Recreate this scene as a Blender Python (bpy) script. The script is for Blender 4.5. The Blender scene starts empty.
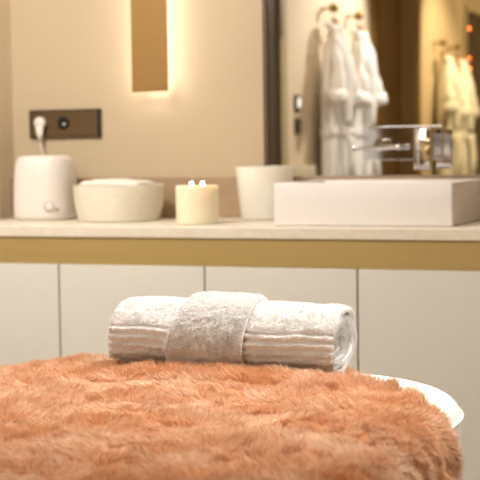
import bpy, bmesh, math, random
import numpy as np
from mathutils import Vector, Matrix

random.seed(4)
rng = np.random.default_rng(11)
SC = bpy.context.scene
COL = SC.collection
PI = math.pi

# ------------------------------------------------------------------ materials
def mat(name, color, rough=0.5, metal=0.0, noise=None, bump=None, sss=0.0, coat=0.0,
        emit=None, estr=0.0, sheen=0.0, spec=0.5, trans=0.0):
    m = bpy.data.materials.new(name); m.use_nodes = True
    nt = m.node_tree; b = nt.nodes['Principled BSDF']
    b.inputs['Base Color'].default_value = (*color, 1)
    b.inputs['Roughness'].default_value = rough
    b.inputs['Metallic'].default_value = metal
    b.inputs['Specular IOR Level'].default_value = spec
    b.inputs['Coat Weight'].default_value = coat
    b.inputs['Sheen Weight'].default_value = sheen
    b.inputs['Transmission Weight'].default_value = trans
    if sss:
        b.inputs['Subsurface Weight'].default_value = sss
        b.inputs['Subsurface Radius'].default_value = (0.03, 0.018, 0.008)
        b.inputs['Subsurface Scale'].default_value = 1.0
    if emit:
        b.inputs['Emission Color'].default_value = (*emit, 1)
        b.inputs['Emission Strength'].default_value = estr
    tc = nt.nodes.new('ShaderNodeTexCoord')
    def mapped(scale):
        mp = nt.nodes.new('ShaderNodeMapping')
        mp.inputs['Scale'].default_value = scale if isinstance(scale, tuple) else (scale,)*3
        nt.links.new(tc.outputs['Object'], mp.inputs['Vector'])
        return mp
    if noise:
        scale, col2, lo, hi = noise
        mp = mapped(scale)
        n = nt.nodes.new('ShaderNodeTexNoise'); n.inputs['Scale'].default_value = 1
        n.inputs['Detail'].default_value = 6; n.inputs['Roughness'].default_value = .6
        nt.links.new(mp.outputs[0], n.inputs['Vector'])
        r = nt.nodes.new('ShaderNodeMapRange')
        r.inputs['From Min'].default_value = lo; r.inputs['From Max'].default_value = hi
        nt.links.new(n.outputs['Fac'], r.inputs['Value'])
        mx = nt.nodes.new('ShaderNodeMix'); mx.data_type = 'RGBA'
        mx.inputs['A'].default_value = (*color, 1); mx.inputs['B'].default_value = (*col2, 1)
        nt.links.new(r.outputs[0], mx.inputs['Factor'])
        nt.links.new(mx.outputs['Result'], b.inputs['Base Color'])
    if bump:
        scale, strength, dist = bump
        mp = mapped(scale)
        n = nt.nodes.new('ShaderNodeTexNoise'); n.inputs['Scale'].default_value = 1
        n.inputs['Detail'].default_value = 4
        nt.links.new(mp.outputs[0], n.inputs['Vector'])
        bp = nt.nodes.new('ShaderNodeBump'); bp.inputs['Strength'].default_value = strength
        bp.inputs['Distance'].default_value = dist
        nt.links.new(n.outputs['Fac'], bp.inputs['Height'])
        nt.links.new(bp.outputs[0], b.inputs['Normal'])
    return m

def fibre_mat(name, attr, transl=0.25, rough=0.8):
    m = bpy.data.materials.new(name); m.use_nodes = True
    nt = m.node_tree; nt.nodes.clear()
    out = nt.nodes.new('ShaderNodeOutputMaterial')
    a = nt.nodes.new('ShaderNodeAttribute'); a.attribute_name = attr
    d = nt.nodes.new('ShaderNodeBsdfDiffuse'); t = nt.nodes.new('ShaderNodeBsdfTranslucent')
    g = nt.nodes.new('ShaderNodeBsdfGlossy'); g.inputs['Roughness'].default_value = .45
    g.inputs['Color'].default_value = (1, .9, .8, 1)
    m1 = nt.nodes.new('ShaderNodeMixShader'); m1.inputs[0].default_value = transl
    m2 = nt.nodes.new('ShaderNodeMixShader'); m2.inputs[0].default_value = .03
    nt.links.new(a.outputs['Color'], d.inputs['Color']); nt.links.new(a.outputs['Color'], t.inputs['Color'])
    nt.links.new(d.outputs[0], m1.inputs[1]); nt.links.new(t.outputs[0], m1.inputs[2])
    nt.links.new(m1.outputs[0], m2.inputs[1]); nt.links.new(g.outputs[0], m2.inputs[2])
    nt.links.new(m2.outputs[0], out.inputs[0])
    return m

M = {}
M['wall'] = mat('warm_plaster', (.53, .425, .285), .65, noise=((2.0,)*3, (.50, .40, .265), .3, .7), bump=((60.,)*3, .08, .001))
M['wall_side'] = mat('side_plaster', (.66, .54, .38), .6, bump=((60.,)*3, .06, .001))
M['ceiling'] = mat('ceiling_paint', (.75, .68, .56), .9, bump=((60.,)*3, .05, .001))
M['floor'] = mat('floor_tile', (.36, .28, .20), .5, noise=((3., 3., 3.), (.30, .23, .16), .3, .7))
M['stone'] = mat('cream_stone', (.80, .735, .625), .42, noise=((45., 30., 60.), (.74, .66, .54), .42, .68))
M['upstand'] = mat('tan_stone', (.38, .265, .165), .4, noise=((30., 30., 30.), (.33, .23, .14), .4, .7))
M['lacquer'] = mat('ivory_lacquer', (.76, .745, .695), .42, noise=((1.5,)*3, (.74, .725, .675), .3, .7))
M['gap'] = mat('cabinet_carcass', (.16, .13, .10), .7, noise=((20.,)*3, (.13, .10, .08), .3, .7))
M['brass'] = mat('brushed_brass', (.33, .195, .065), .6, .6, noise=((2., 60., 60.), (.30, .175, .058), .3, .7))
M['brass_rail'] = mat('satin_gold_rail', (.50, .36, .14), .55, .35, noise=((2., 40., 60.), (.46, .33, .125), .3, .7))
M['hook_brass'] = mat('polished_brass', (.36, .23, .07), .28, 1.0, noise=((30.,)*3, (.28, .18, .05), .3, .7))
M['bronze'] = mat('dark_bronze', (.15, .095, .045), .4, .5, noise=((4., 60., 60.), (.12, .075, .036), .3, .7))
M['bronze_frame'] = mat('mirror_frame_bronze', (.105, .07, .035), .5, .0, noise=((60., 60., 4.), (.085, .055, .027), .3, .7))
M['door_bronze'] = mat('door_leaf_bronze', (.07, .043, .020), .5, noise=((40., 40., 3.), (.055, .034, .016), .3, .7))
M['black'] = mat('black_plastic', (.012, .010, .009), .3, noise=((30.,)*3, (.018, .015, .012), .3, .7))
M['mirror'] = mat('silver_mirror', (.93, .92, .90), .004, 1.0)
M['mirror_tint'] = mat('bronze_tinted_mirror', (.80, .66, .38), .01, 1.0)
M['chrome'] = mat('chrome', (.72, .72, .76), .05, 1.0)
M['ceramic'] = mat('white_ceramic', (.81, .765, .74), .32, coat=.0, noise=((3.,)*3, (.79, .745, .72), .3, .7))
M['matte_white'] = mat('matte_white_plastic', (.78, .73, .68), .42, noise=((5.,)*3, (.76, .71, .66), .3, .7))
M['ring'] = mat('dial_ring_grey', (.42, .36, .31), .4, noise=((30.,)*3, (.38, .33, .28), .3, .7))
M['rope'] = mat('cream_ribbed_stoneware', (.78, .73, .63), .6, noise=((40., 40., 200.), (.70, .64, .53), .35, .7))
M['cloth'] = mat('cream_cotton', (.86, .82, .74), .9, sheen=.2, bump=((400.,)*3, .3, .001))
M['cup'] = mat('milky_glass', (.80, .76, .68), .25, sss=.3, coat=.3, noise=((6.,)*3, (.77, .73, .65), .3, .7))
M['wax'] = mat('ivory_wax', (.88, .81, .62), .45, sss=.5, noise=((12.,)*3, (.86, .79, .60), .3, .7))
M['wick'] = mat('burnt_wick', (.02, .015, .01), .9, noise=((90.,)*3, (.05, .03, .02), .3, .7))
M['flame'] = mat('flame', (1, .8, .5), .5, emit=(1.0, .88, .70), estr=150)
M['led'] = mat('warm_led_diffuser', (1, .95, .85), .5, emit=(1.0, .97, .95), estr=13)
M['leather'] = mat('white_leatherette', (.84, .81, .76), .38, bump=((120.,)*3, .12, .001))
M['base'] = mat('table_base_wood', (.35, .24, .15), .5, noise=((3., 3., 40.), (.28, .19, .11), .3, .7))
M['plug'] = mat('white_plug_plastic', (.80, .76, .70), .35, noise=((30.,)*3, (.77, .73, .67), .3, .7))
M['robe'] = mat('white_terry_cotton', (.88, .86, .82), .95, sheen=.3, bump=((150.,)*3, .5, .004))
M['robe_lining'] = mat('beige_waffle_cotton', (.56, .47, .35), .95, sheen=.2, bump=((150.,)*3, .5, .004))
M['wood'] = mat('hanger_wood', (.36, .17, .06), .4, noise=((10., 60., 60.), (.28, .12, .04), .3, .7))
M['brown_wood'] = mat('brown_veneer', (.30, .175, .05), .45, noise=((4., 4., 1.2), (.255, .145, .04), .3, .7))
M['olive'] = mat('olive_lacquer', (.42, .34, .19), .5, noise=((3.,)*3, (.39, .31, .17), .3, .7))
M['amber'] = mat('amber_indicator', (1, .35, .12), .5, emit=(1.0, .27, .09), estr=150)
M['screen'] = mat('lit_panel', (.9, .9, .85), .4, emit=(.9, .95, .9), estr=.8)
M['towel_base'] = mat('towel_weave', (.90, .89, .88), .95, sheen=.3, noise=((700., 700., 700.), (.80, .78, .76), .35, .65), bump=((900., 900., 900.), .5, .0008))
M['fur_base'] = mat('fur_backing', (.50, .21, .08), .95, noise=((40.,)*3, (.45, .19, .07), .3, .7))
M['fur'] = fibre_mat('peach_fur_fibres', 'tint', .18)
M['terry'] = fibre_mat('terry_loops', 'tint', .25)

# ------------------------------------------------------------------ helpers
def link(name, me, m=None, parent=None, smooth=False):
    o = bpy.data.objects.new(name, me); COL.objects.link(o)
    if m is not None:
        for mm in (m if isinstance(m, (list, tuple)) else [m]): me.materials.append(mm)
    if smooth and len(me.polygons):
        me.polygons.foreach_set('use_smooth', [True]*len(me.polygons))
    if parent is not None: o.parent = parent
    return o

def obj(name, bm, m, parent=None, smooth=False):
    bmesh.ops.recalc_face_normals(bm, faces=bm.faces)
    me = bpy.data.meshes.new(name); bm.to_mesh(me); bm.free()
    return link(name, me, m, parent, smooth)

def auto(o, ang=40):
    me = o.data
    me.polygons.foreach_set('use_smooth', [True]*len(me.polygons))
    try: me.set_sharp_from_angle(angle=math.radians(ang))
    except Exception: pass
    return o

def tag(o, label, cat, group=None, kind=None):
    if label: o['label'] = label
    if cat: o['category'] = cat
    if group: o['group'] = group
    if kind: o['kind'] = kind
    return o

def struct(name, bm, m, parent=None):
    o = obj(name, bm, m, parent)
    if parent is None: o['kind'] = 'structure'
    return o

def thing(name, loc, label, cat, group=None):
    o = bpy.data.objects.new(name, None); COL.objects.link(o)
    o.empty_display_size = .05; o.location = loc
    return tag(o, label, cat, group)

def box(bm, x0, x1, y0, y1, z0, z1, bev=0.0, seg=2):
    t = bmesh.new()
    bmesh.ops.create_cube(t, size=1)
    for v in t.verts:
        v.co = Vector((x0+(v.co.x+.5)*(x1-x0), y0+(v.co.y+.5)*(y1-y0), z0+(v.co.z+.5)*(z1-z0)))
    if bev: bmesh.ops.bevel(t, geom=list(t.edges), offset=bev, segments=seg, affect='EDGES', profile=.5)
    join(bm, t)

def join(bm, t, mtx=None):
    if mtx is not None: t.transform(mtx)
    me = bpy.data.meshes.new('tmp'); t.to_mesh(me); t.free()
    bm.from_mesh(me); bpy.data.meshes.remove(me)

def lathe(bm, prof, c=(0, 0, 0), n=64, expo=2.0, sx=1, sy=1, caps=True):
    rings = []
    for r, z in prof:
        ring = []
        for k in range(n):
            t = 2*PI*k/n; cx, cy = math.cos(t), math.sin(t)
            if expo != 2:
                q = (abs(cx)**expo+abs(cy)**expo)**(-1/expo); cx *= q; cy *= q
            ring.append(bm.verts.new((c[0]+r*sx*cx, c[1]+r*sy*cy, c[2]+z)))
        rings.append(ring)
    for a, b in zip(rings, rings[1:]):
        for k in range(n):
            bm.faces.new((a[k], a[(k+1) % n], b[(k+1) % n], b[k]))
    if caps:
        bm.faces.new(rings[0][::-1]); bm.faces.new(rings[-1])

def tube(bm, pts, r, n=12, caps=True):
    pts = [Vector(p) for p in pts]; rings = []
    rr = r if isinstance(r, (list, tuple)) else [r]*len(pts)
    up = None
    for i, p in enumerate(pts):
        d = (pts[min(i+1, len(pts)-1)]-pts[max(i-1, 0)]).normalized()
        if up is None:
            up = d.orthogonal().normalized()
        up = (up-d*up.dot(d)).normalized(); s = d.cross(up)
        rings.append([bm.verts.new(p+(up*math.cos(2*PI*k/n)+s*math.sin(2*PI*k/n))*rr[i]) for k in range(n)])
    for a, b in zip(rings, rings[1:]):
        for k in range(n): bm.faces.new((a[k], a[(k+1) % n], b[(k+1) % n], b[k]))
    if caps: bm.faces.new(rings[0][::-1]); bm.faces.new(rings[-1])

def disc_y(bm, x, y, z, r, d, n=32, bev=0):
    """cylinder whose axis is the y direction, front at y-d"""
    pr = [(r, 0), (r, d-bev), (r-bev, d)] if bev else [(r, 0), (r, d)]
    t = bmesh.new(); lathe(t, pr, n=n)
    join(bm, t, Matrix.Translation((x, y, z)) @ Matrix.Rotation(PI/2, 4, 'X'))

def sphere(bm, c, r, sc=(1, 1, 1)):
    t = bmesh.new(); bmesh.ops.create_uvsphere(t, u_segments=24, v_segments=16, radius=r)
    join(bm, t, Matrix.Translation(c) @ Matrix.Diagonal((*sc, 1)))

# value noise
class Noise:
    def __init__(s, seed, n=64):
        s.n = n; s.g = np.random.default_rng(seed).uniform(-1, 1, (n, n))
    def __call__(s, x, y):
        xi = np.floor(x).astype(int); yi = np.floor(y).astype(int)
        fx = x-xi; fy = y-yi; fx = fx*fx*(3-2*fx); fy = fy*fy*(3-2*fy); n = s.n
        g = s.g
        a = g[xi % n, yi % n]; b = g[(xi+1) % n, yi % n]; c = g[xi % n, (yi+1) % n]; d = g[(xi+1) % n, (yi+1) % n]
        return (a*(1-fx)+b*fx)*(1-fy)+(c*(1-fx)+d*fx)*fy

def strands(me_parts, P, D0, D1, L, Wd, side, tint):
    """ribbon fibres: P root, direction goes from D0 (root) to D1 (tip)"""
    n = len(P)
    ts = np.array([0, .4, .75, 1.0]); wf = np.array([1, .85, .55, 0])
    pos = [P]; cur = P.copy()
    for k in range(1, 4):
        tm = (ts[k]+ts[k-1])/2
        d = D0*(1-tm)+D1*tm; d /= np.linalg.norm(d, axis=1)[:, None]
        cur = cur+d*(L*(ts[k]-ts[k-1]))[:, None]; pos.append(cur)
    V = np.empty((n, 7, 3))
    for k in range(3):
        w = side*(Wd*wf[k]*.5)[:, None]
        V[:, 2*k] = pos[k]-w; V[:, 2*k+1] = pos[k]+w
    V[:, 6] = pos[3]
    me_parts.append((V, tint))

def strand_mesh(name, base_verts, base_faces, parts, col_base, mats):
    """one mesh: base surface (material 0) + ribbon fibres (material 1)"""
    bv = np.array(base_verts, dtype=np.float32); nb = len(bv)
    V = np.concatenate([p[0] for p in parts]); T = np.concatenate([p[1] for p in parts])
    n = len(V)
    allv = np.concatenate([bv, V.reshape(-1, 3).astype(np.float32)])
    off = nb+np.arange(n)*7
    tmpl = np.array([0, 1, 3, 2, 2, 3, 5, 4, 4, 5, 6])
    sl = (off[:, None]+tmpl[None]).reshape(-1)
    sizes_s = np.tile([4, 4, 3], n)
    bl = np.array([i for f in base_faces for i in f]); bs = np.array([len(f) for f in base_faces])
    loops = np.concatenate([bl, sl]); sizes = np.concatenate([bs, sizes_s])
    starts = np.concatenate([[0], np.cumsum(sizes)[:-1]])
    me = bpy.data.meshes.new(name)
    me.vertices.add(len(allv)); me.vertices.foreach_set('co', allv.reshape(-1))
    me.loops.add(len(loops)); me.loops.foreach_set('vertex_index', loops.astype(np.int32))
    me.polygons.add(len(sizes))
    me.polygons.foreach_set('loop_start', starts.astype(np.int32))
    me.polygons.foreach_set('loop_total', sizes.astype(np.int32))
    mi = np.concatenate([np.zeros(len(bs)), np.ones(len(sizes_s))]).astype(np.int32)
    me.polygons.foreach_set('material_index', mi)
    me.polygons.foreach_set('use_smooth', np.ones(len(sizes), dtype=bool))
    for m in mats: me.materials.append(m)
    at = me.color_attributes.new('tint', 'FLOAT_COLOR', 'POINT')
    cols = np.ones((len(allv), 4), dtype=np.float32)
    cols[:nb, :3] = col_base
    cols[nb:, :3] = np.repeat(T, 7, axis=0)
    at.data.foreach_set('color', cols.reshape(-1))
    me.update(calc_edges=True); me.validate()
    return me

# ------------------------------------------------------------------ room shell
XL, XR, YB, YF, ZC = -2.158, 1.35, 3.76, -.935, 2.7
bm = bmesh.new(); box(bm, XL-.1, XR+.1, YF-.1, YB+.1, -.1, 0); struct('floor', bm, M['floor'])
bm = bmesh.new(); box(bm, XL-.1, XR+.1, YF-.1, YB+.1, ZC, ZC+.1); struct('ceiling', bm, M['ceiling'])
bm = bmesh.new(); box(bm, XL, XR, YB, YB+.1, 0, ZC); struct('wall_back', bm, M['wall'])
bm = bmesh.new(); box(bm, XL-.1, XL, YF-.1, YB+.1, 0, ZC); struct('wall_left', bm, M['wall_side'])
bm = bmesh.new(); box(bm, XR, XR+.1, YF-.1, YB+.1, 0, ZC); struct('wall_right', bm, M['wall_side'])
bm = bmesh.new(); box(bm, XL, XR, YF-.1, YF-.012, 0, ZC); struct('wall_front', bm, M['wall_side'])
# tinted mirror that covers the wall behind the photographer
bm = bmesh.new(); box(bm, XL+.131, XR-.01, YF-.0115, YF, .01, ZC-.01)
tag(obj('tinted_mirror', bm, M['mirror_tint']), 'bronze tinted mirror wall doubling the bathrobes at the right of the view', 'mirror')

# ------------------------------------------------------------------ vanity
Y0 = 3.26
bm = bmesh.new(); box(bm, XL+.001, XR-.001, Y0, YB-.001, .851, .88, .0025)
tag(obj('worktop', bm, M['stone']), 'long cream stone worktop running above the white cabinets', 'worktop')
bm = bmesh.new(); box(bm, XL+.001, XR-.001, 3.737, YB-.001, .8805, .9975, .0015)
tag(obj('upstand', bm, M['upstand']), 'tan stone upstand along the wall at the back of the worktop', 'upstand')
bm = bmesh.new(); box(bm, XL+.002, XR-.002, Y0+.005, Y0+.0192, .7805, .8505, .001)
tag(obj('handle_rail', bm, M['brass_rail']), 'gold recessed rail between worktop and cabinet doors', 'rail')
gaps = [XL+.002, -1.7445, -1.3315, -.9315, -.53, -.13, .27, .67, XR-.002]
labs = ['ivory flat cabinet at the left end of the vanity, partly cut by the frame',
        'ivory flat cabinet second from the left, below the bowl and candle',
        'ivory flat cabinet third from the left, behind the rolled towel',
        'ivory flat cabinet right of the rolled towel, below the basin',
        'ivory flat cabinet next right beyond the photo edge',
        'ivory flat cabinet second beyond the photo edge',
        'ivory flat cabinet third beyond the photo edge',
        'ivory flat cabinet at the far right wall']
for i, (a, b) in enumerate(zip(gaps, gaps[1:])):
    t = thing('base_cabinet', ((a+b)/2, 3.5, 0), labs[i], 'cabinet', 'ivory base cabinets under the worktop')
    ox, oy = (a+b)/2, 3.5
    bm = bmesh.new(); box(bm, a-ox+.0005, b-ox-.0005, Y0+.02-oy, YB-.003-oy, .09, .779)
    obj('carcass', bm, M['gap'], t)
    bm = bmesh.new(); box(bm, a-ox+.0023, b-ox-.0023, Y0-oy, Y0+.0195-oy, .1, .7795, .0012)
    obj('door', bm, M['lacquer'], t)
    bm = bmesh.new(); box(bm, a-ox+.0005, b-ox-.0005, Y0+.06-oy, Y0+.08-oy, .0005, .0895)
    obj('plinth', bm, M['gap'], t)

# ------------------------------------------------------------------ wall mirror
t = thing('wall_mirror', (-.1, 3.75, .9985), 'large wall mirror above the basin with a slim dark bronze edge', 'mirror')
def rel(bm, l): bmesh.ops.translate(bm, verts=bm.verts, vec=-Vector(l)); return bm
L0 = (-.1, 3.75, .9985)
bm = bmesh.new(); box(bm, -1.328, XR-.02, 3.75, 3.7592, .9985, 2.35)
obj('glass', rel(bm, L0), M['mirror'], t)
bm = bmesh.new()
box(bm, -1.341, -1.3285, 3.741, 3.7592, .9985, 2.365, .001)
box(bm, -1.328, XR-.02, 3.738, 3.7592, 2.3505, 2.365, .001)
obj('frame', rel(bm, L0), M['bronze_frame'], t)

# ------------------------------------------------------------------ sconce
px = Vector((-1.676, 3.7595, 1.246))
t = thing('wall_light', px, 'tall narrow brass wall light glowing around its edges', 'wall light')
bm = bmesh.new(); box(bm, -.057, .057, -.052, -.046, -.001, .75, .001); obj('front_plate', bm, M['brass'], t)
bm = bmesh.new(); box(bm, -.02, .02, -.0455, -.0002, .03, .72, .001); obj('mounting_spine', bm, M['brass'], t)
bm = bmesh.new()
box(bm, -.036, -.0205, -.044, -.030, .02, .73, .002)
box(bm, .0205, .036, -.044, -.030, .02, .73, .002)
box(bm, -.034, .034, -.044, -.030, .006, .018, .002)
obj('light_strip', bm, M['led'], t)

# ------------------------------------------------------------------ socket and plug
t = thing('wall_socket', (-1.976, 3.7595, 1.118), 'dark bronze triple wall socket plate above the white warmer', 'socket')
bm = bmesh.new(); box(bm, -.119, .119, -.008, -.0003, 0, .084, .001)
obj('plate', bm, M['bronze'], t)
bm = bmesh.new()
box(bm, -.119, .119, -.0105, -.0085, .081, .084); box(bm, -.119, .119, -.0105, -.0085, 0, .003)
box(bm, -.119, -.116, -.0105, -.0085, .0035, .0805); box(bm, .109, .119, -.0105, -.0085, .0035, .0805)
obj('rim', bm, M['black'], t)
bm = bmesh.new(); disc_y(bm, -.005, -.0083, .044, .0195, .0035, 32, .001); obj('outlet', bm, M['black'], t)
bm = bmesh.new(); disc_y(bm, -.0005, -.012, .041, .0035, .0015, 12); obj('pin', bm, M['plug'], t)
t = thing('power_plug', (-2.053, 3.749, 1.163), 'white plug with a cord in the left outlet of the bronze plate', 'plug')
bm = bmesh.new(); disc_y(bm, 0, 0, 0, .0175, .022, 32, .005)
obj('plug_body', bm, M['plug'], t, True)
bm = bmesh.new(); tube(bm, [(0, -.014, -.012), (.001, -.016, -.035), (.003, -.016, -.055)], [.0135, .010, .005], 12)
obj('strain_relief', bm, M['plug'], t, True)
bm = bmesh.new()
tube(bm, [(.003, -.015, -.05), (.004, -.013, -.07), (.010, -.009, -.095), (.012, -.006, -.13), (.0, -.020, -.155), (-.03, -.021, -.20), (-.062, -.022, -.225), (-.074, -.03, -.262), (-.055, -.06, -.2815), (-.02, -.07, -.2815)], .0028, 8)
obj('cord', bm, M['plug'], t, True)

# ------------------------------------------------------------------ white warmer
t = thing('wax_warmer', (-1.963, 3.60, .8803), 'tall white rounded warmer with a round dial, below the socket plate', 'warmer')
pr = [(.080, 0), (.090, .002), (.0945, .008), (.0965, .02), (.0965, .06), (.0955, .10), (.0925, .14), (.0885, .165), (.085, .174), (.079, .181), (.068, .1845), (.03, .1855), (.004, .1857)]
bm = bmesh.new(); pr = [(r*.905, z) for r, z in pr]; lathe(bm, pr, n=96, expo=2.5); auto(obj('body', bm, M['matte_white'], t), 60)
bm = bmesh.new()
R1 = .0135
for rr, ww in ((R1, .0012),):
    tt = bmesh.new(); 
    pts = [(rr*math.cos(a), 0, rr*math.sin(a)) for a in np.linspace(0, 2*PI, 41)]
    tube(tt, pts, ww, 8, False); join(bm, tt, Matrix.Translation((.052, -.0800, .040)) @ Matrix.Rotation(.33, 4, 'Z'))
obj('dial_ring', bm, M['ring'], t, True)
bm = bmesh.new(); tt = bmesh.new(); disc_y(tt, 0, 0, 0, .0118, .004, 28, .001); join(bm, tt, Matrix.Translation((.052, -.0772, .040)) @ Matrix.Rotation(.33, 4, 'Z'))
obj('dial', bm, M['matte_white'], t, True)
bm = bmesh.new(); sphere(bm, (.0725, -.0685, .0305), .0035); obj('indicator', bm, M['black'], t, True)

# bottle at the frame edge
t = thing('lotion_bottle', (-2.116, 3.54, .8803), 'white bottle at the left frame edge on the worktop', 'bottle')
bm = bmesh.new(); lathe(bm, [(.026, 0), (.030, .004), (.031, .02), (.031, .105), (.028, .125), (.018, .138), (.012, .142)], n=48); auto(obj('bottle_body', bm, M['matte_white'], t))
bm = bmesh.new(); lathe(bm, [(.0115, .1425), (.0115, .158), (.010, .160)], n=32); auto(obj('cap', bm, M['matte_white'], t))

# ------------------------------------------------------------------ ribbed bowl and folded cloth
t = thing('ribbed_bowl', (-1.712, 3.565, .8803), 'low wide cream bowl with fine ribs, beside the white warmer', 'bowl')
pr = []
NR = 15
for k in range(NR*6+1):
    z = .004+.095*k/(NR*6); u = k/(NR*6)
    r = .1215+.013*math.sin(min(1, u*1.15)*PI/2)+.0009*math.cos(2*PI*NR*u)
    pr.append((r, z))
outer = [(.112, 0), (.119, .0015)]+pr
inner = [(.1325, .1005), (.130, .101), (.128, .099), (.124, .06), (.116, .014), (.10, .009), (.004, .009)]
bm = bmesh.new(); lathe(bm, [(r*.945, z) for r, z in outer+inner], n=96); auto(obj('bowl_body', bm, M['rope'], t), 70)
# folded cloth: stack of two folded layers with soft edges
t = thing('folded_cloth', (-1.714, 3.565, .8895), 'folded cream cloth lying on top in the ribbed bowl', 'cloth')
def cushionish(bm, cx, cy, cz, lx, ly, h, seed, drop=0.0):
    nn = Noise(seed); n = 36
    top = {}; bot = {}
    for i in range(n+1):
        for j in range(n+1):
            u = i/n*2-1; v = j/n*2-1
            e = max(abs(u), abs(v)); ed = (1-abs(u)**6)*(1-abs(v)**6); ed = max(ed, 0)**.5
            w = float(nn(np.array(i*.2), np.array(j*.2)))*.0025
            x = cx+u*lx/2; y = cy+v*ly/2
            d = -drop*max(0, u)**2
            top[i, j] = bm.verts.new((x, y, cz+h*.5+h*.5*ed+w+d))
            if e < 1: bot[i, j] = bm.verts.new((x, y, cz+h*.5-h*.5*ed+d*.3))
            else: bot[i, j] = top[i, j]
    for i in range(n):
        for j in range(n):
            bm.faces.new((top[i, j], top[i+1, j], top[i+1, j+1], top[i, j+1]))
            f = [bot[i, j], bot[i, j+1], bot[i+1, j+1], bot[i+1, j]]
            f = list(dict.fromkeys(f))
            if len(f) > 2:
                try: bm.faces.new(f)
                except ValueError: pass
bm = bmesh.new()
for q in range(5):
    cushionish(bm, 0.0+.002*(q % 2), 0, q*.0165, .165+.010*(q > 3)+.008*(q > 4), .15, .0185, q+3)
cushionish(bm, .001, 0, .0835, .180, .14, .022, 12, .003)
obj('cloth_layers', bm, M['cloth'], t, True)

# ------------------------------------------------------------------ candle
t = thing('pillar_candle', (-1.410, 3.410, .8803), 'thick ivory pillar candle with two lit wicks', 'candle')
bm = bmesh.new(); lathe(bm, [(.053, 0), (.0553, .0015), (.056, .004), (.056, .096), (.0550, .0995), (.0545, .1005), (.052, .0995), (.046, .0965), (.02, .0955), (.003, .0955)], n=72)
auto(obj('wax', bm, M['wax'], t), 60)
FL = [(-.0165, .0, .108), (.0155, -.002, .108)]
for fx, fy, fz in FL:
    bm = bmesh.new(); tube(bm, [(fx, fy, .0958), (fx+.0005, fy, .1015), (fx+.0015, fy, .1045)], .0009, 8)
    w = obj('wick', bm, M['wick'], t, True)
    bm = bmesh.new(); lathe(bm, [(.0004, 0), (.0024, .0012), (.0030, .0030), (.0025, .0050), (.0012, .0070), (.0003, .0085)], (fx+.0012, fy, .1015), 16)
    obj('flame', bm, M['flame'], w, True)
for i, (fx, fy, fz) in enumerate(FL):
    l = bpy.data.lights.new('candle_glow', 'POINT'); l.energy = .05; l.color = (1, .66, .30); l.shadow_soft_size = .004
    o = bpy.data.objects.new('candle_glow', l); o.location = (-1.410+fx, 3.410+fy, .8803+.118); COL.objects.link(o)

# ------------------------------------------------------------------ tapered cup
t = thing('tapered_vase', (-1.306, 3.650, .8803), 'milky white tapered pot standing left of the basin', 'pot')
bm = bmesh.new()
lathe(bm, [(.058, 0), (.064, .002), (.0665, .008), (.0735, .07), (.0815, .1445), (.0812, .1465), (.0785, .1465), (.0775, .1445), (.070, .07), (.063, .010), (.055, .008), (.003, .008)], n=80)
auto(obj('vase_body', bm, M['cup'], t), 50)

# ------------------------------------------------------------------ basin
bx0, bx1, by0, by1, bz0, bz1 = -1.171, -.7135, 3.337, 3.732, .8803, .9875
t = thing('washbasin', ((bx0+bx1)/2, (by0+by1)/2, bz0), 'rectangular white ceramic basin standing on the worktop', 'basin')
def rrect(x0, x1, y0, y1, r, n=8):
    pts = []
    for cx, cy, a0 in ((x1-r, y1-r, 0), (x0+r, y1-r, PI/2), (x0+r, y0+r, PI), (x1-r, y0+r, 1.5*PI)):
        for k in range(n+1):
            a = a0+PI/2*k/n; pts.append((cx+r*math.cos(a), cy+r*math.sin(a)))
    return pts
def loops(bm, ls):
    R_ = [[bm.verts.new(p) for p in l] for l in ls]
    for a, b in zip(R_, R_[1:]):
        n = len(a)
        for k in range(n): bm.faces.new((a[k], a[(k+1) % n], b[(k+1) % n], b[k]))
    bm.faces.new(R_[0][::-1]); bm.faces.new(R_[-1])
bm = bmesh.new()
cx, cy = (bx0+bx1)/2, (by0+by1)/2
def ring_at(ins, z, r): 
    return [(p[0]-cx, p[1]-cy, z) for p in rrect(bx0+ins, bx1-ins, by0+ins, by1-ins, r)]
H = bz1-bz0
loops(bm, [ring_at(.004, 0, .006), ring_at(.0005, .002, .006), ring_at(0, .005, .006), ring_at(0, H-.003, .006), ring_at(.001, H-.0008, .006), ring_at(.003, H, .006),
           ring_at(.010, H, .008), ring_at(.012, H-.001, .010), ring_at(.013, H-.004, .012), ring_at(.02, H-.05, .02), ring_at(.032, H-.078, .03), ring_at(.06, H-.088, .04), ring_at(.15, H-.090, .03)])
auto(obj('bowl_shell', bm, M['ceramic'], t), 50)
bm = bmesh.new(); lathe(bm, [(.022, 0), (.024, .001), (.024, .0025), (.019, .004), (.003, .004)], (0, 0, H-.0898), 32)
auto(obj('drain', bm, M['chrome'], t))

# ------------------------------------------------------------------ wall tap
t = thing('wall_tap', (-.94, 3.7495, 1.04), 'chrome wall mounted tap with lever and square spout over the basin', 'tap')
bm = bmesh.new(); box(bm, -.110, .112, -.010, -.0003, .0, .092, .0015); obj('backplate', bm, M['chrome'], t)
bm = bmesh.new()
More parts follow.
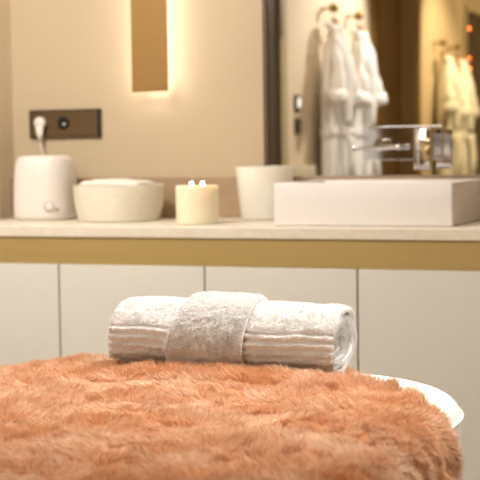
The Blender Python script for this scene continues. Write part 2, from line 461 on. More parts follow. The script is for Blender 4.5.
# flat square spout: comes out of the plate, then turns straight down
sx0, sx1 = .064, .108
prof = [(-.0105, .083), (-.134, .083), (-.139, -.024), (-.125, -.024), (-.120, .069), (-.0105, .069)]
f0 = [bm.verts.new((sx0, y, z)) for y, z in prof]; f1 = [bm.verts.new((sx1, y, z)) for y, z in prof]
n = len(prof)
for k in range(n): bm.faces.new((f0[k], f0[(k+1) % n], f1[(k+1) % n], f1[k]))
bm.faces.new(f0[::-1]); bm.faces.new(f1)
bmesh.ops.bevel(bm, geom=list(bm.edges), offset=.0018, segments=3, affect='EDGES', profile=.5)
sp = obj('spout', bm, M['chrome'], t)
auto(sp, 30)
bm = bmesh.new(); box(bm, sx0+.006, sx1-.006, -.132, -.122, -.026, -.0235); obj('aerator', bm, M['black'], sp)
bm = bmesh.new(); disc_y(bm, -.052, -.0103, .042, .017, .045, 32, .003); auto(obj('valve_body', bm, M['chrome'], t), 40)
lv = bmesh.new(); tube(lv, [(-.115, -.066, .032), (-.06, -.066, .034), (.0, -.066, .036)], [.0045, .005, .0075], 16)
sphere(lv, (.004, -.066, .036), .0085)
box(lv, -.122, -.104, -.071, -.061, .026, .038, .002)
auto(obj('lever', lv, M['chrome'], t), 50)
bm = bmesh.new(); disc_y(bm, -.052, -.0555, .037, .011, .006, 24, .002); auto(obj('lever_hub', bm, M['chrome'], t), 40)

# ------------------------------------------------------------------ things on the left wall, seen in the mirrors
def hang_hook(y, z, label):
    t = thing('wall_hook', (XL, y, z), label, 'hook', 'brass ball hooks on the left wall')
    bm = bmesh.new(); tt = bmesh.new(); lathe(tt, [(.016, 0), (.016, .003), (.013, .005)], n=24); join(bm, tt, Matrix.Rotation(PI/2, 4, 'Y'))
    auto(obj('rosette', bm, M['hook_brass'], t))
    bm = bmesh.new(); tube(bm, [(.0052, 0, 0), (.03, 0, 0), (.05, 0, 0)], [.0065, .0055, .009], 14); obj('stem', bm, M['hook_brass'], t, True)
    bm = bmesh.new(); sphere(bm, (.066, 0, .002), .025); obj('knob', bm, M['hook_brass'], t, True)
hook_ys = [(.56, 1.812), (.09, 1.812)]
hang_hook(.575, 1.799, 'brass ball hook above the bathrobe nearer the vanity mirror')
hang_hook(.115, 1.799, 'brass ball hook above the bathrobe nearer the brown panel')

def sheet(bm, fn, nu, nv, thick):
    """closed thin cloth from a param surface fn(u,v)->Vector; thickness along its normal"""
    G = [[Vector(fn(i/nu, j/nv)) for j in range(nv+1)] for i in range(nu+1)]
    N = [[None]*(nv+1) for _ in range(nu+1)]
    for i in range(nu+1):
        for j in range(nv+1):
            a = G[min(i+1, nu)][j]-G[max(i-1, 0)][j]; b = G[i][min(j+1, nv)]-G[i][max(j-1, 0)]
            c = a.cross(b); N[i][j] = c.normalized() if c.length > 1e-12 else Vector((0, 0, 1))
    A = [[bm.verts.new(G[i][j]+N[i][j]*thick/2) for j in range(nv+1)] for i in range(nu+1)]
    B = [[bm.verts.new(G[i][j]-N[i][j]*thick/2) for j in range(nv+1)] for i in range(nu+1)]
    for i in range(nu):
        for j in range(nv):
            bm.faces.new((A[i][j], A[i+1][j], A[i+1][j+1], A[i][j+1]))
            bm.faces.new((B[i][j], B[i][j+1], B[i+1][j+1], B[i+1][j]))
    for i in range(nu):
        bm.faces.new((A[i][0], B[i][0], B[i+1][0], A[i+1][0])); bm.faces.new((A[i][nv], A[i+1][nv], B[i+1][nv], B[i][nv]))
    for j in range(nv):
        bm.faces.new((A[0][j], A[0][j+1], B[0][j+1], B[0][j])); bm.faces.new((A[nu][j], B[nu][j], B[nu][j+1], A[nu][j+1]))

def robe(y, label, seed):
    """bathrobe on a wooden hanger; local x away from the wall, y along it, origin under the knob"""
    r0 = random.Random(seed)
    t = thing('bathrobe', (XL+.060, y+.05, 1.79), label, 'bathrobe', 'white bathrobes hanging on the left wall')
    ph = [r0.uniform(0, 6.28) for _ in range(6)]
    # hanger hooked over the stem
    # body: closed folded tube from shoulders to hem
    Ltot = 1.12
    def body(u, v):
        a = 2*PI*u; z = -.10-Ltot*v
        s = min(1, v/.10)
        wy = .032+.108*math.sin(min(1, v/.30)*PI/2)+.025*v          # half width along the wall
        wx = .018+.022*s+.014*v                                   # half depth
        fold = 1+.13*math.sin(7*a+ph[0])*min(1, v*2.2)+.08*math.sin(11*a+ph[1]+3*v)*min(1, v*2)
        x = wx*math.cos(a)*fold+.012+.006*v; yy = wy*math.sin(a)*(1+.05*math.sin(5*a+ph[2])*v)
        x = max(x, -.056)
        zz = z-.05*(abs(yy)/.15)**2*(1-v)*1.2
        return (x, yy, zz)
    bm = bmesh.new(); NU, NV = 96, 60
    g = [[bm.verts.new(body(i/NU, j/NV)) for i in range(NU)] for j in range(NV+1)]
    for j in range(NV):
        for i in range(NU): bm.faces.new((g[j][i], g[j][(i+1) % NU], g[j+1][(i+1) % NU], g[j+1][i]))
    bm.faces.new(g[0]); bm.faces.new(g[-1][::-1])
    obj('robe_body', bm, M['robe'], t, True)
    # sleeves: hang straight from the shoulders, wide turned-up cuffs
    for s in (-1, 1):
        bm = bmesh.new(); pts = []; rad = []
        for k in range(22):
            v = k/21
            pts.append((.045+.028*math.sin(v*PI*.5)+.004*math.sin(9*v+ph[3]), s*(.072+.070*v+.010*math.sin(4*v+ph[4])), -.145-.30*v))
            rad.append(.024+.018*v+.004*math.sin(13*v+ph[5]))
        tube(bm, pts, rad, 28)
        for v_ in bm.verts:
            a = math.atan2(v_.co.y-s*.2, v_.co.x-.05); v_.co += Vector((.004*math.sin(6*a+ph[0]), .004*math.cos(5*a), 0))
        sl = obj('sleeve', bm, M['robe'], t, True)
        bm = bmesh.new(); tube(bm, [(.070, s*.145, -.415), (.072, s*.148, -.44), (.080, s*.152, -.475), (.082, s*.153, -.485)], [.047, .056, .054, .042], 28)
        for v_ in bm.verts:
            a = math.atan2(v_.co.y-s*.2, v_.co.x-.05); v_.co += Vector((.006*math.sin(4*a+ph[1]), .006*math.cos(5*a), .010*math.sin(2*a+ph[2])))
        obj('cuff', bm, M['robe'], sl, True)
    # shawl collar: two rolls meeting at the front
    bm = bmesh.new()
    for s in (-1, 1):
        pts = []; rad = []
        for k in range(20):
            v = k/19
            pts.append((.035+.055*min(1, v*2.5), s*(.055*(1-v)**1.3+.012)+.01*v, -.085-.50*v)); rad.append(.017+.008*math.sin(v*PI))
        tube(bm, pts, rad, 16)
    tube(bm, [(.030, -.062, -.095), (.0, -.045, -.080), (-.012, 0, -.075), (.0, .045, -.080), (.030, .062, -.095)], .018, 16)
    obj('collar', bm, M['robe'], t, True)
    # belt
    bm = bmesh.new()
    pts = []
    for k in range(65):
        a = 2*PI*k/64; x, yy, z = body(k/64, .47); pts.append((x*1.06+.004*math.cos(a), yy*1.03, -.625+.006*math.sin(3*a)))
    rr = []
    tt = bmesh.new(); vs = []
    for p in pts[:-1]:
        vs.append([tt.verts.new((p[0]*1.04, p[1]*1.02, p[2]-.02)), tt.verts.new((p[0]*1.10+.002, p[1]*1.04, p[2])), tt.verts.new((p[0]*1.04, p[1]*1.02, p[2]+.02))])
    n = len(vs)
    for k in range(n):
        for q in range(2): tt.faces.new((vs[k][q], vs[(k+1) % n][q], vs[(k+1) % n][q+1], vs[k][q+1]))
    join(bm, tt)
    for s, ln in ((-1, .30), (1, .22)):
        tube(bm, [(.095, s*.012, -.625), (.108, s*.022, -.68), (.112, s*.03, -.64-ln*.6), (.112, s*.035, -.64-ln)], [.02, .014, .017, .018], 10)
    sphere(bm, (.102, 0, -.628), .026, (1, 1.2, .9))
    obj('belt', bm, M['robe'], t, True)
    # hanger (parent of its own)
    h = thing('coat_hanger', (XL+.066, y, 1.79), label.replace('white bathrobe hanging', 'wooden hanger carrying the bathrobe').replace('white bathrobe', 'wooden hanger in the bathrobe'), 'hanger', 'wooden hangers of the bathrobes')
    bm = bmesh.new()
    pts = [(.004+.01*abs(s), s*.092, -.072-.055*abs(s)**1.4) for s in np.linspace(-1, 1, 25)]
    tube(bm, pts, [.010+.006*(1-abs(s)) for s in np.linspace(-1, 1, 25)], 14)
    sphere(bm, (.004, 0, -.062), .022, (1, 1.3, 1.1))
    obj('shoulder_bar', bm, M['wood'], h, True)
    bm = bmesh.new(); pts = [(0, 0, -.045), (0, 0, -.02)]+[(-.02, .016*math.sin(a), .012-.016*math.cos(a)) for a in np.linspace(.3, 4.6, 14)]
    pts[1] = (-.01, 0, -.015)
    tube(bm, pts, .0022, 8); obj('hook_wire', bm, M['chrome'], h, True)
robe(.575, 'white bathrobe hanging on the brass hook nearer the vanity mirror', 1)
robe(.115, 'white bathrobe hanging on the brass hook nearer the brown panel', 2)

# dark door beside the robes, on the left wall
t = thing('sauna_door', (XL, 1.64, 0), 'dark bronze framed door on the left wall beside the light switches', 'door')
bm = bmesh.new()
box(bm, .0005, .030, -.335, -.315, 0.001, 2.12, .002); box(bm, .0005, .030, .315, .335, 0.001, 2.12, .002); box(bm, .0005, .030, -.3145, .3145, 2.095, 2.12, .002)
obj('frame', bm, M['bronze_frame'], t)
bm = bmesh.new(); box(bm, .0005, .018, -.313, .313, .01, 2.093, .001); lf = obj('door_leaf', bm, M['door_bronze'], t)
bm = bmesh.new(); box(bm, XL+.0005, XL+.008, 1.155, 1.262, .001, 2.16, .001)
tag(obj('door_casing', bm, M['olive']), 'olive tan casing strip between the light switches and the dark door', 'casing')
t2 = thing('indicator_panel', (XL, 1.283, 1.60), 'slim dark panel with three amber lights beside the dark door', 'control panel')
bm = bmesh.new(); box(bm, .0005, .030, 0, .020, 0, .45, .001); obj('housing', bm, M['bronze_frame'], t2)
for z in (.09, .165, .39):
    bm = bmesh.new(); sphere(bm, (.0135, -.004, z), .0045); obj('indicator_light', bm, M['amber'], t2, True)

bm = bmesh.new(); box(bm, XL+.0005, XL+.012, .955, 1.035, 1.265, 1.345, .002)
o = obj('thermostat', bm, M['bronze']); tag(o, 'small dark wall thermostat with a lit face on the left wall, upper of two plates', 'thermostat')
bm = bmesh.new(); box(bm, XL+.0125, XL+.014, .975, 1.015, 1.285, 1.33, .0005); obj('display', bm, M['screen'], o)
bm = bmesh.new(); box(bm, XL+.0005, XL+.010, .955, 1.035, 1.155, 1.235, .002)
o = obj('light_switch', bm, M['bronze']); tag(o, 'dark square light switch on the left wall below the lit thermostat', 'light switch')
bm = bmesh.new(); box(bm, XL+.0105, XL+.013, .97, 1.02, 1.17, 1.22, .001); obj('rocker', bm, M['black'], o)

bm = bmesh.new(); box(bm, XL+.0008, XL+.035, .745, 1.150, .001, 1.0, .003)
tag(obj('low_panelling', bm, M['olive']), 'low olive panelling on the left wall below the switches', 'panelling')
bm = bmesh.new(); box(bm, XL+.0008, XL+.02, -.515, -.345, .001, ZC-.002, .002)
tag(obj('brass_strip', bm, M['brass']), 'vertical brass strip between the plaster wall and the brown panel', 'trim strip')
bm = bmesh.new(); box(bm, XL+.0008, XL+.028, YF+.001, -.516, .001, ZC-.002, .002)
tag(obj('wall_panel', bm, M['brown_wood']), 'tall brown veneer wall panel beside the tinted mirror', 'wall panel')

bm = bmesh.new(); box(bm, XL+.0285, XL+.130, YF-.0115, YF+.004, .001, ZC-.002, .002)
tag(obj('corner_post', bm, M['brown_wood']), 'brown veneer post framing the left edge of the tinted mirror', 'post')

# ------------------------------------------------------------------ massage table
TX0, TX1, TY0, TY1, TZ = -1.165, -.402, .22, 2.165, .712
CR = .26; TH = .085
def sdf(x, y, x0=TX0, x1=TX1, y0=TY0, y1=TY1, r=CR):
    cx, cy = (x0+x1)/2, (y0+y1)/2; hx, hy = (x1-x0)/2-r, (y1-y0)/2-r
    qx = np.abs(x-cx)-hx; qy = np.abs(y-cy)-hy
    ax, ay = np.maximum(qx, 0), np.maximum(qy, 0); l = np.hypot(ax, ay)
    d = l+np.minimum(np.maximum(qx, qy), 0)-r
    ls = np.maximum(l, 1e-9)
    sgx, sgy = np.sign(x-cx), np.sign(y-cy)
    gx = np.where(l > 1e-7, ax/ls, (qx > qy)*1.0)*sgx; gy = np.where(l > 1e-7, ay/ls, (qy >= qx)*1.0)*sgy
    return d, gx, gy
t = thing('massage_table', (-.784, 1.2, 0), 'white padded massage table under the peach fur throw', 'massage table')
ox, oy = -.784, 1.2
bm = bmesh.new(); ls = []
er = .030
prof = [(.02, TZ-TH), (.006, TZ-TH+.002)]+[(.0+0.0, TZ-TH+.012)]
for k in range(9):
    a = PI/2*k/8; prof.append((er-er*math.cos(a), TZ-er+er*math.sin(a)))
prof += [(.06, TZ+.0005), (.12, TZ+.001)]
for ins, z in prof:
    ls.append([(p[0]-ox, p[1]-oy, z) for p in rrect(TX0+ins, TX1-ins, TY0+ins, TY1-ins, max(CR-ins, .02), 14)])
loops(bm, ls); auto(obj('cushion', bm, M['leather'], t), 60)
bm = bmesh.new()
pp = [(p[0]-ox, p[1]-oy, TZ-.026) for p in rrect(TX0-.001, TX1+.001, TY0-.001, TY1+.001, CR, 14)]
tube(bm, pp+[pp[0]], .0028, 8, False); obj('piping', bm, M['leather'], t, True)
bm = bmesh.new(); box(bm, TX0+.05-ox, TX1-.05-ox, TY0+.1-oy, TY1-.12-oy, TZ-TH-.06, TZ-TH-.0005, .004); obj('bed_frame', bm, M['base'], t)
bm = bmesh.new(); box(bm, -.22, .22, -.62, .62, .06, TZ-TH-.0605, .006); obj('pedestal', bm, M['base'], t)
bm = bmesh.new(); box(bm, -.28, .28, -.70, .70, .0005, .0595, .01); obj('foot', bm, M['base'], t)

# ------------------------------------------------------------------ fur throw
n1, n2, n3, n4, n5, n6 = [Noise(s) for s in (21, 22, 23, 24, 25, 26)]
def fur_edge(x):          # far edge of the throw in unrolled coordinates
    xs = np.array([-1.6, -1.2, -1.0, -.66, -.60, -.555, -.495, -.445, -.405, -.38, -.32, -.1])
    ys = np.array([2.13, 2.10, 2.085, 2.07, 2.03, 1.993, 1.925, 1.845, 1.775, 1.73, 1.73, 1.73])
    return np.interp(x, xs, ys)+.004*n1(x*18, x*0+3.3)
def surf(x, y, lift=.0):
    """drape the unrolled point over the cushion; returns position and normal"""
    rr = .034
    d, gx, gy = sdf(x, y)
    d0 = -rr*.55
    s = np.maximum(d-d0, 0)
    arc = np.minimum(s/rr, PI/2); rest = np.maximum(s-rr*PI/2, 0)
    bx, by = x-gx*s, y-gy*s
    hz = TZ+.0035+lift
    out = rr*np.sin(arc); dn = rr*(1-np.cos(arc))+rest
    flare = .10*rest
    und = (.0060*n1((x-y)*4+40+.8*n2(x*5, y*5), sdf(x, y)[0]*19+60)+.0050*n2(x*18, y*27+2*n3(x*4, y*4))+.0028*n4(x*50, y*58)+.004*n3(x*3.1, y*5.2))
    far = np.clip((y-1.88)/.10, 0, 1)
    und = und*(1.15-.75*far)+.0055+far*np.interp(x, [-1.1, -1.0, -.9, -.68, -.62, -.56, -.5], [-.007, -.004, .011, .0145, .009, .0, 0])
    tow = np.clip((y-1.985)/.03, 0, 1)*((x > -.985) & (x < -.60)); und = und*(1-tow)+.003*tow
    und = np.log1p(np.exp(np.clip((und-.001)/.0016, -30, 30)))*.0016+.001-.0005
    X = bx+gx*(out+flare+lift*np.sin(arc)); Y = by+gy*(out+flare+lift*np.sin(arc)); Z = hz-dn
    nz = np.cos(arc); nx = gx*np.sin(arc); ny = gy*np.sin(arc)
    P = np.stack([X+nx*und, Y+ny*und, Z+nz*und], -1)
    return P, np.stack([nx, ny, nz], -1)
UX0, UX1, UY0 = -1.42, -.13, 1.0
NXg, NYg = 170, 150
verts = []; faces = []
us = np.linspace(UX0, UX1, NXg+1); vs_ = np.linspace(0, 1, NYg+1)
UU, VV = np.meshgrid(us, vs_)
YY = UY0+(fur_edge(UU)-UY0)*VV
Pg, Ng = surf(UU, YY)
Pb = Pg-Ng*.0022
bvv = np.concatenate([Pg.reshape(-1, 3), Pb.reshape(-1, 3)])
w_ = NXg+1; nbv = w_*(NYg+1)
for j in range(NYg):
    for i in range(NXg):
        a = j*w_+i; faces.append((a, a+1, a+w_+1, a+w_)); faces.append((a+nbv, a+w_+nbv, a+w_+1+nbv, a+1+nbv))
def rim(seq):
    for a, b in zip(seq, seq[1:]): faces.append((a, a+nbv, b+nbv, b))
rim([i for i in range(w_)][::-1]); rim([NYg*w_+i for i in range(w_)])
rim([j*w_ for j in range(NYg+1)]); rim([j*w_+NXg for j in range(NYg+1)][::-1])
parts = []
def add_fur(N, ylo, L0_, W0, edge=False):
    x = rng.uniform(UX0, UX1, N)
    fe = fur_edge(x)
    y = fe-rng.uniform(0, .012, N) if edge else ylo[0]+(np.minimum(ylo[1], fe)-ylo[0])*rng.uniform(0, 1, N)
    if edge:
        pass
    P, Nn = surf(x, y)
    # clump: nearest jittered cell centre in unrolled space
    cs = np.where(fe-y < .03, .0075, .0058)
    best = np.full(N, 1e9); cxx = x.copy(); cyy = y.copy()
    gi = np.floor(x/cs).astype(int); gj = np.floor(y/cs).astype(int)
    for di in (-1, 0, 1):
        for dj in (-1, 0, 1):
            a, b = gi+di, gj+dj
            h1 = np.modf(np.abs(np.sin(a*127.1+b*311.7)*43758.5))[0]; h2 = np.modf(np.abs(np.sin(a*269.5+b*183.3)*43758.5))[0]
            px_, py_ = (a+h1)*cs, (b+h2)*cs
            dd = (px_-x)**2+((py_-y)*1.0)**2; m_ = dd < best
            best = np.where(m_, dd, best); cxx = np.where(m_, px_, cxx); cyy = np.where(m_, py_, cyy)
    ang = -1.3+1.7*n5(cxx*6, cyy*9)+1.9*n6(cxx*22, cyy*30)+1.2*n1(cxx*47, cyy*55)+.35*rng.normal(size=N)
    lean = np.clip(1.12-.2*np.clip((y-1.75)/.2, 0, 1)+.35*n4(cxx*7+9, cyy*14)+.40*n3(cxx*24, cyy*36)+.16*rng.normal(size=N), .15, 1.40)
    T = np.stack([np.cos(ang), np.sin(ang), np.zeros(N)], -1)
    # on the draped side the pile falls downwards
    side_amt = 1-Nn[:, 2]
    down = np.array([0, 0, -1.0])
    T = T*(1-.75*side_amt[:, None])+down*(1.2*side_amt)[:, None]
    # towards the far rim the pile pushes outward and up
    re = np.clip(1-(fe-y)/.05, 0, 1)
    T = T*(1-.7*re[:, None])+np.array([.15, .8, 0])[None]*(.7*re)[:, None]
    lean = lean*(1-.55*re)
    T -= Nn*np.sum(T*Nn, 1)[:, None]; T /= np.linalg.norm(T, axis=1)[:, None]+1e-9
    clump = np.stack([cxx-x, cyy-y, np.zeros(N)], -1)*np.clip(Nn[:, 2:3], .2, 1)
    pit = np.clip((n2(x*47+5, y*39)+.5*n4(x*90, y*80)-.33)/.22, 0, 1)*(1-re)*(y < 1.93)
    P = P-Nn*(.004*pit)[:, None]
    L = L0_*(1-.50*pit)*(.75+.35*rng.uniform(size=N)+.2*n2(cxx*7, cyy*9))
    und_t = (P[:, 0] > -.985) & (P[:, 0] < -.60) & (P[:, 1] > 2.003)
    lean = np.where(und_t, 1.5, lean); L = np.where(und_t, L*.35, L)
    D0 = Nn*np.cos(lean*.45)[:, None]+T*np.sin(lean*.45)[:, None]
    D1 = Nn*np.cos(lean*1.15)[:, None]+T*np.sin(lean*1.15)[:, None]+clump*62*(.6+.6*rng.uniform(size=N))[:, None]
    D1 += rng.normal(size=(N, 3))*.13
    D1 /= np.linalg.norm(D1, axis=1)[:, None]
    sd = np.cross(D1, rng.normal(size=(N, 3))); sd /= np.linalg.norm(sd, axis=1)[:, None]
    base = np.array([.79, .495, .30]); b2 = np.array([.90, .69, .53]); b3 = np.array([.65, .325, .145])
    k = np.clip(.55+.35*n3(x*4, y*6)+.55*n6(x*17+4, y*22)+.22*rng.normal(size=N), 0, 1)[:, None]; k3 = (rng.uniform(size=N) < .18)[:, None]
    tint = base*(1-k)+b2*k; tint = np.where(k3, b3, tint)
    strands(parts, P, D0, D1, L, np.full(N, W0), sd, tint)
add_fur(250000, (1.45, 2.3), .0168, .00078)
add_fur(80000, (UY0, 1.45), .019, .0011)
add_fur(11000, (0, 0), .020, .0007, edge=True)
me = strand_mesh('fur_throw', bvv, faces, parts, (.62, .25, .10), [M['fur_base'], M['fur']])
o = link('fur_throw', me)
tag(o, 'peach orange long pile fur throw spread over the massage table', 'throw')

# ------------------------------------------------------------------ rolled towel
AY, AZ = .0640, .0535
TCY, TCZ = 2.060, TZ+.0105+AZ
TXa, TXb = -.986, -.607
nt1, nt2 = Noise(31), Noise(32)
PITCH = .0125; TT = .0080; PH0 = 3.05; TURNS = 4.6
ridges = [79, 93, 107, 121]
def band_off(phi_deg):
    """radial height of the outer lap: terry pile versus the flat woven border with four ridges"""
    h = np.where((phi_deg > 71) & (phi_deg < 131), -.0042, 0.0)
    for c in ridges: h = np.maximum(h, np.where(np.abs(phi_deg-c) < 4.4, -.0042+.0062*np.cos(np.clip((phi_deg-c)/4.4, -1, 1)*PI/2)**.6, -.01))
    return h
def wob(x): return 2.2*nt1(x*14, x*0+2.2)+1.2*nt2(x*45, x*0+1.1)
def spiral(th, off):
    """th: 0 at the outer tail going inwards (radians). phi from top towards the camera (-y)."""
    phi = th+PH0                                   # tail sits low at the front
    q = PITCH/.0590
    first = np.clip((th % (2*PI)-(2*PI-.62))/.62, 0, 1); first = first*first*(3-2*first)
    s = 1-q*(np.floor(th/(2*PI))+first)
    r = np.maximum(s, .06)
    y = -(AY*r+off)*np.sin(phi); z = (AZ*r+off)*np.cos(phi)
    # sits on the cushion, slightly squashed
    z = np.where(z < -AZ+.004, -AZ+.004+(z+AZ-.004)*.4, z)
    return y, z, phi
TILT = -.014
verts = []; faces = []
ths = np.concatenate([np.arange(0, 2*PI, math.radians(1.5)), np.arange(2*PI, 2*PI*TURNS, math.radians(7))])
NXt = 60
def xends(th):
    lap = th/(2*PI)
    a = TXa+.002+.012*np.cos(th+PH0)-.005*np.sin(th+PH0)+.002*np.sin(th*1.3)+.004*lap+.004*nt1(th*1.7, th*0); b = TXb-.003*np.sin(th*1.1+1)-.0035*lap+.005*nt2(th*1.9, th*0)
    return a, b
def tow_point(th, u, inner):
    xa, xb = xends(th)
    x = xa+(xb-xa)*u
    phid = np.degrees((th+PH0) % (2*PI))
    off = np.where(th < 2*PI, band_off(phid+wob(x)), 0.0)+.0014*nt1(x*60, th*6)+.0012*nt2(x*20, th*3)
    flare = .003*np.clip((np.abs(u-.5)-.42)/.08, 0, 1)**2
    off = off-flare
    if inner: off = off*0-TT
    y, z, phi = spiral(th, off)
    return x, y+TCY, z+TCZ+TILT*(x+.80)
ug = np.linspace(0, 1, NXt+1)
idx = {}
for s_, inner in enumerate((False, True)):
    for j, th in enumerate(ths):
        x, y, z = tow_point(np.full(NXt+1, th), ug, inner)
        for i in range(NXt+1): verts.append((x[i], y[i], z[i]))
nth = len(ths); wN = NXt+1; nb_ = nth*wN
for j in range(nth-1):
    for i in range(NXt):
        a = j*wN+i; faces.append((a, a+1, a+wN+1, a+wN)); faces.append((nb_+a, nb_+a+wN, nb_+a+wN+1, nb_+a+1))
    for i in (0, NXt):
        a = j*wN+i; faces.append((a, a+wN, nb_+a+wN, nb_+a) if i == 0 else (a, nb_+a, nb_+a+wN, a+wN))
for i in range(NXt):
    faces.append((i, nb_+i, nb_+i+1, i+1)); a = (nth-1)*wN+i; faces.append((a, a+1, nb_+a+1, nb_+a))
parts = []
def unit(v): return v/(np.linalg.norm(v, axis=1)[:, None]+1e-9)
def terry(P, Nn, L, W, N, jitter=.40, tip=.60):
    D0 = unit(Nn+rng.normal(size=(N, 3))*jitter); D1 = unit(Nn*.25+rng.normal(size=(N, 3))*tip)
    sd = unit(np.cross(D1, rng.normal(size=(N, 3))))
    g = rng.uniform(.90, .95, N)[:, None]; tint = np.hstack([g, g*.995, g*.99])
    strands(parts, P, D0, D1, L, W, sd, tint)
def pick_outer(N):
    th = rng.uniform(0, 2*PI, N); u = rng.uniform(0, 1, N)
    phid = np.degrees((th+PH0) % (2*PI))
    keep = (band_off(phid+wob(TXa+(TXb-TXa)*u)) > -.0024)
    # leave out the underside and the stretch below the wrapped cloth
    keep &= ~((phid > 150) & (phid < 215))
    th, u = th[keep], u[keep]
    return th, u
th, u = pick_outer(170000)
x, y, z = tow_point(th, u, False)
P = np.stack([x, y, z], -1); Nn = unit(np.stack([x*0, (y-TCY)/AY, (z-TCZ)/AZ], -1))
cl = nt1(x*260, th*16)+.6*nt2(x*460, th*29)
k = cl > -.75
terry(P[k], Nn[k], .0030+.0018*cl[k], np.full(k.sum(), .0009), k.sum())
# sparse short fibres on the woven border
thb = rng.uniform(0, 2*PI, 60000); ub = rng.uniform(0, 1, 60000); ph = np.degrees((thb+2.45) % (2*PI)); k = (ph > 70) & (ph < 132)
thb, ub = thb[k], ub[k]; x, y, z = tow_point(thb, ub, False); P = np.stack([x, y, z], -1); Nn = unit(np.stack([x*0, (y-TCY)/AY, (z-TCZ)/AZ], -1))
terry(P, Nn, np.full(len(x), .0014), np.full(len(x), .0006), len(x))
# both rolled ends
for endu, sg in ((1.0, 1), (0.0, -1)):
    N = 42000
    th = rng.uniform(0, 1, N)**.8*2*PI*TURNS; f_ = rng.uniform(0, 1, N)
    xo, yo, zo = tow_point(th, np.full(N, endu), False); xi, yi, zi = tow_point(th, np.full(N, endu), True)
    P = np.stack([xo*(1-f_)+xi*f_, yo*(1-f_)+yi*f_, zo*(1-f_)+zi*f_], -1)
    rad = unit(np.stack([xo*0, yo-TCY, zo-TCZ], -1))
    Nn = unit(np.array([sg*1.0, 0, 0])[None]*.8+rad*(1-2*f_)[:, None]*.8)
    terry(P, Nn, rng.uniform(.0012, .0022, N), np.full(N, .0009), N)
me = strand_mesh('rolled_towel', np.array(verts), faces, parts, (.86, .84, .82), [M['towel_base'], M['terry']])
o = link('rolled_towel', me)
tag(o, 'rolled white terry bath towel with a ribbed border, on the massage table', 'towel')

# ------------------------------------------------------------------ cloth wrapped round the roll
verts = []; faces = []; parts = []
WXa, WXb = -.876, -.748
phs = np.radians(np.arange(0, 360, 2.0)); NW = 44
def wrap_point(phi, u, inner):
    # skewed a little, with soft rounded edges
    xa = WXa+.006+.003*np.sin(phi*2+1)-.006*np.sin(phi)+.014*np.cos(phi); xb = WXb+.004*np.sin(phi*2)-.004*np.sin(phi)
    x = xa+(xb-xa)*u
    e = np.clip((np.abs(u-.5)-.44)/.06, 0, 1)
    off = .0105-.0030*e**2+.0012*nt1(x*50, phi*5)+.001*nt2(x*16+5, phi*3)
    phid = np.degrees(phi) % 360
    off = off-np.where((phid > 108) & (phid < 140), .0022, 0)
    if inner: off = off*0+.0022
    y = -(AY+off)*np.sin(phi); z = (AZ+off)*np.cos(phi)
    z = np.where(z < -AZ+.003, -AZ+.003+(z+AZ-.003)*.12, z)
    return x, y+TCY, z+TCZ+TILT*(x+.80)
uw = np.linspace(0, 1, NW+1)
for inner in (False, True):
    for p_ in phs:
        x, y, z = wrap_point(np.full(NW+1, p_), uw, inner)
        for i in range(NW+1): verts.append((x[i], y[i], z[i]))
npz = len(phs); wW = NW+1; nbw = npz*wW
for j in range(npz):
    j2 = (j+1) % npz
    for i in range(NW):
        a, b = j*wW+i, j2*wW+i; faces.append((a, a+1, b+1, b)); faces.append((nbw+a, nbw+b, nbw+b+1, nbw+a+1))
    for i in (0, NW):
        a, b = j*wW+i, j2*wW+i; faces.append((a, b, nbw+b, nbw+a) if i == 0 else (a, nbw+a, nbw+b, b))
N = 90000
ph = rng.uniform(0, 2*PI, N); u = rng.uniform(0, 1, N); pd = np.degrees(ph)
k = ~((pd > 108) & (pd < 230)); ph, u = ph[k], u[k]
x, y, z = wrap_point(ph, u, False); P = np.stack([x, y, z], -1); Nn = unit(np.stack([(u-.5)**7*40, (y-TCY)/AY, (z-TCZ)/AZ], -1))
cl = nt1(x*250+3, ph*15)+.6*nt2(x*440, ph*27); k = cl > -.8
terry(P[k], Nn[k], .0034+.0020*cl[k], np.full(k.sum(), .0010), k.sum())
N = 9000; ph = rng.uniform(math.radians(106), math.radians(150), N); u = rng.uniform(0, 1, N)
x, y, z = wrap_point(ph, u, False); P = np.stack([x, y, z], -1); Nn = unit(np.stack([x*0, (y-TCY)/AY, (z-TCZ)/AZ], -1))
terry(P, Nn, np.full(N, .0015), np.full(N, .0006), N)
me = strand_mesh('face_cloth', np.array(verts), faces, parts, (.86, .84, .82), [M['towel_base'], M['terry']])
o = link('face_cloth', me)
tag(o, 'white terry face cloth wrapped round the middle of the rolled towel', 'towel')

# ------------------------------------------------------------------ lights
def area(name, loc, target, size, energy, color, sy=None, spread=180):
    l = bpy.data.lights.new(name, 'AREA'); l.energy = energy; l.color = color
    l.shape = 'RECTANGLE' if sy else 'DISK'; l.size = size
    if sy: l.size_y = sy
    l.spread = math.radians(spread)
    o = bpy.data.objects.new(name, l); COL.objects.link(o); o.location = loc
    o.rotation_euler = (Vector(target)-Vector(loc)).to_track_quat('-Z', 'Y').to_euler()
    return o
def spot(name, loc, target, energy, color, ang=50, blend=.6, r=.05):
    l = bpy.data.lights.new(name, 'SPOT'); l.energy = energy; l.color = color
    l.spot_size = math.radians(ang); l.spot_blend = blend; l.shadow_soft_size = r
    o = bpy.data.objects.new(name, l); COL.objects.link(o); o.location = loc
    o.rotation_euler = (Vector(target)-Vector(loc)).to_track_quat('-Z', 'Y').to_euler()
    return o
WARM = (1, .80, .56); NEUT = (1, .93, .84)
area('added_front_fill', (-1.7, -.2, 2.35), (-.95, 2.8, .75), .7, 12, (1, .96, .90), .7)  # unseen fill added on the camera side to lift towel and basin fronts
area('ceiling_softlight', (-.9, 1.7, 2.66), (-.9, 1.9, 0), 1.4, 24, (1, .94, .84), 1.4)
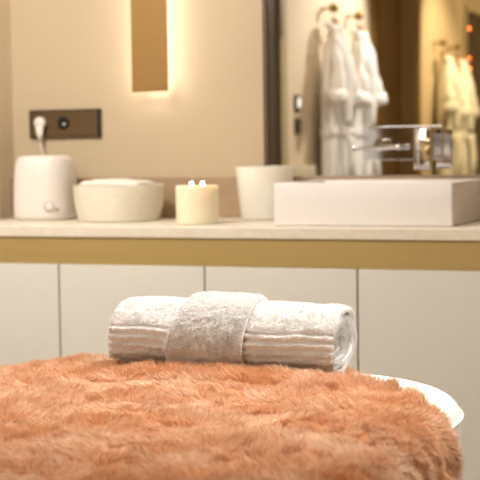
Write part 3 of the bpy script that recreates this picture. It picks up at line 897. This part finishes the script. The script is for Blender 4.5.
area('vanity_softlight', (-2.0, 2.25, 2.2), (-2.05, 3.3, .45), .45, 31, (1, .96, .90), .45)
spot('downlight_table', (-.25, 2.45, 2.64), (-.70, 2.02, .75), 150, (1, .97, .93), 44, .8, .04)
spot('downlight_right', (1.0, 2.1, 2.55), (-.60, 1.95, .74), 160, (1, .96, .90), 30, .8, .05)
spot('downlight_robes', (-1.0, -.35, 2.60), (-2.1, .35, 1.3), 170, (1, .95, .88), 60, .7, .04)
spot('downlight_switches', (-1.95, 1.0, 2.64), (-2.1, 1.0, 1.0), 9, NEUT, 50, .7, .04)

w = bpy.data.worlds.new('World'); SC.world = w; w.use_nodes = True
w.node_tree.nodes['Background'].inputs[0].default_value = (1, .85, .68, 1)
w.node_tree.nodes['Background'].inputs[1].default_value = .1

# ------------------------------------------------------------------ camera
f_px = 1400.0; yaw = math.atan(530/1400); roll = .0135; pitch = math.atan(86.3/1400)
F = Vector((-math.sin(yaw)*math.cos(pitch), math.cos(yaw)*math.cos(pitch), -math.sin(pitch)))
Rt = Vector((math.cos(yaw), math.sin(yaw), 0)); Up = Rt.cross(F)
Rr = Rt*math.cos(roll)-Up*math.sin(roll); Uu = Rr.cross(F)
cam = bpy.data.cameras.new('camera'); co = bpy.data.objects.new('camera', cam); COL.objects.link(co)
mw = Matrix((( Rr.x, Uu.x, -F.x, 0), (Rr.y, Uu.y, -F.y, 0), (Rr.z, Uu.z, -F.z, 1.063), (0, 0, 0, 1)))
co.matrix_world = mw
cam.sensor_width = 36; cam.sensor_fit = 'HORIZONTAL'; cam.lens = f_px*36/480
cam.clip_start = .05
cam.dof.use_dof = True; cam.dof.focus_distance = 2.14; cam.dof.aperture_fstop = cam.lens/13.0
SC.camera = co
SC.view_settings.view_transform = 'Standard'; SC.view_settings.look = 'None'
SC.view_settings.exposure = 0.0; SC.view_settings.gamma = 1.0
try: SC.view_settings.use_curve_mapping = False
except Exception: pass
SC.cycles.max_bounces = 10; SC.cycles.glossy_bounces = 6; SC.cycles.transparent_max_bounces = 6
SC.cycles.sample_clamp_indirect = 8
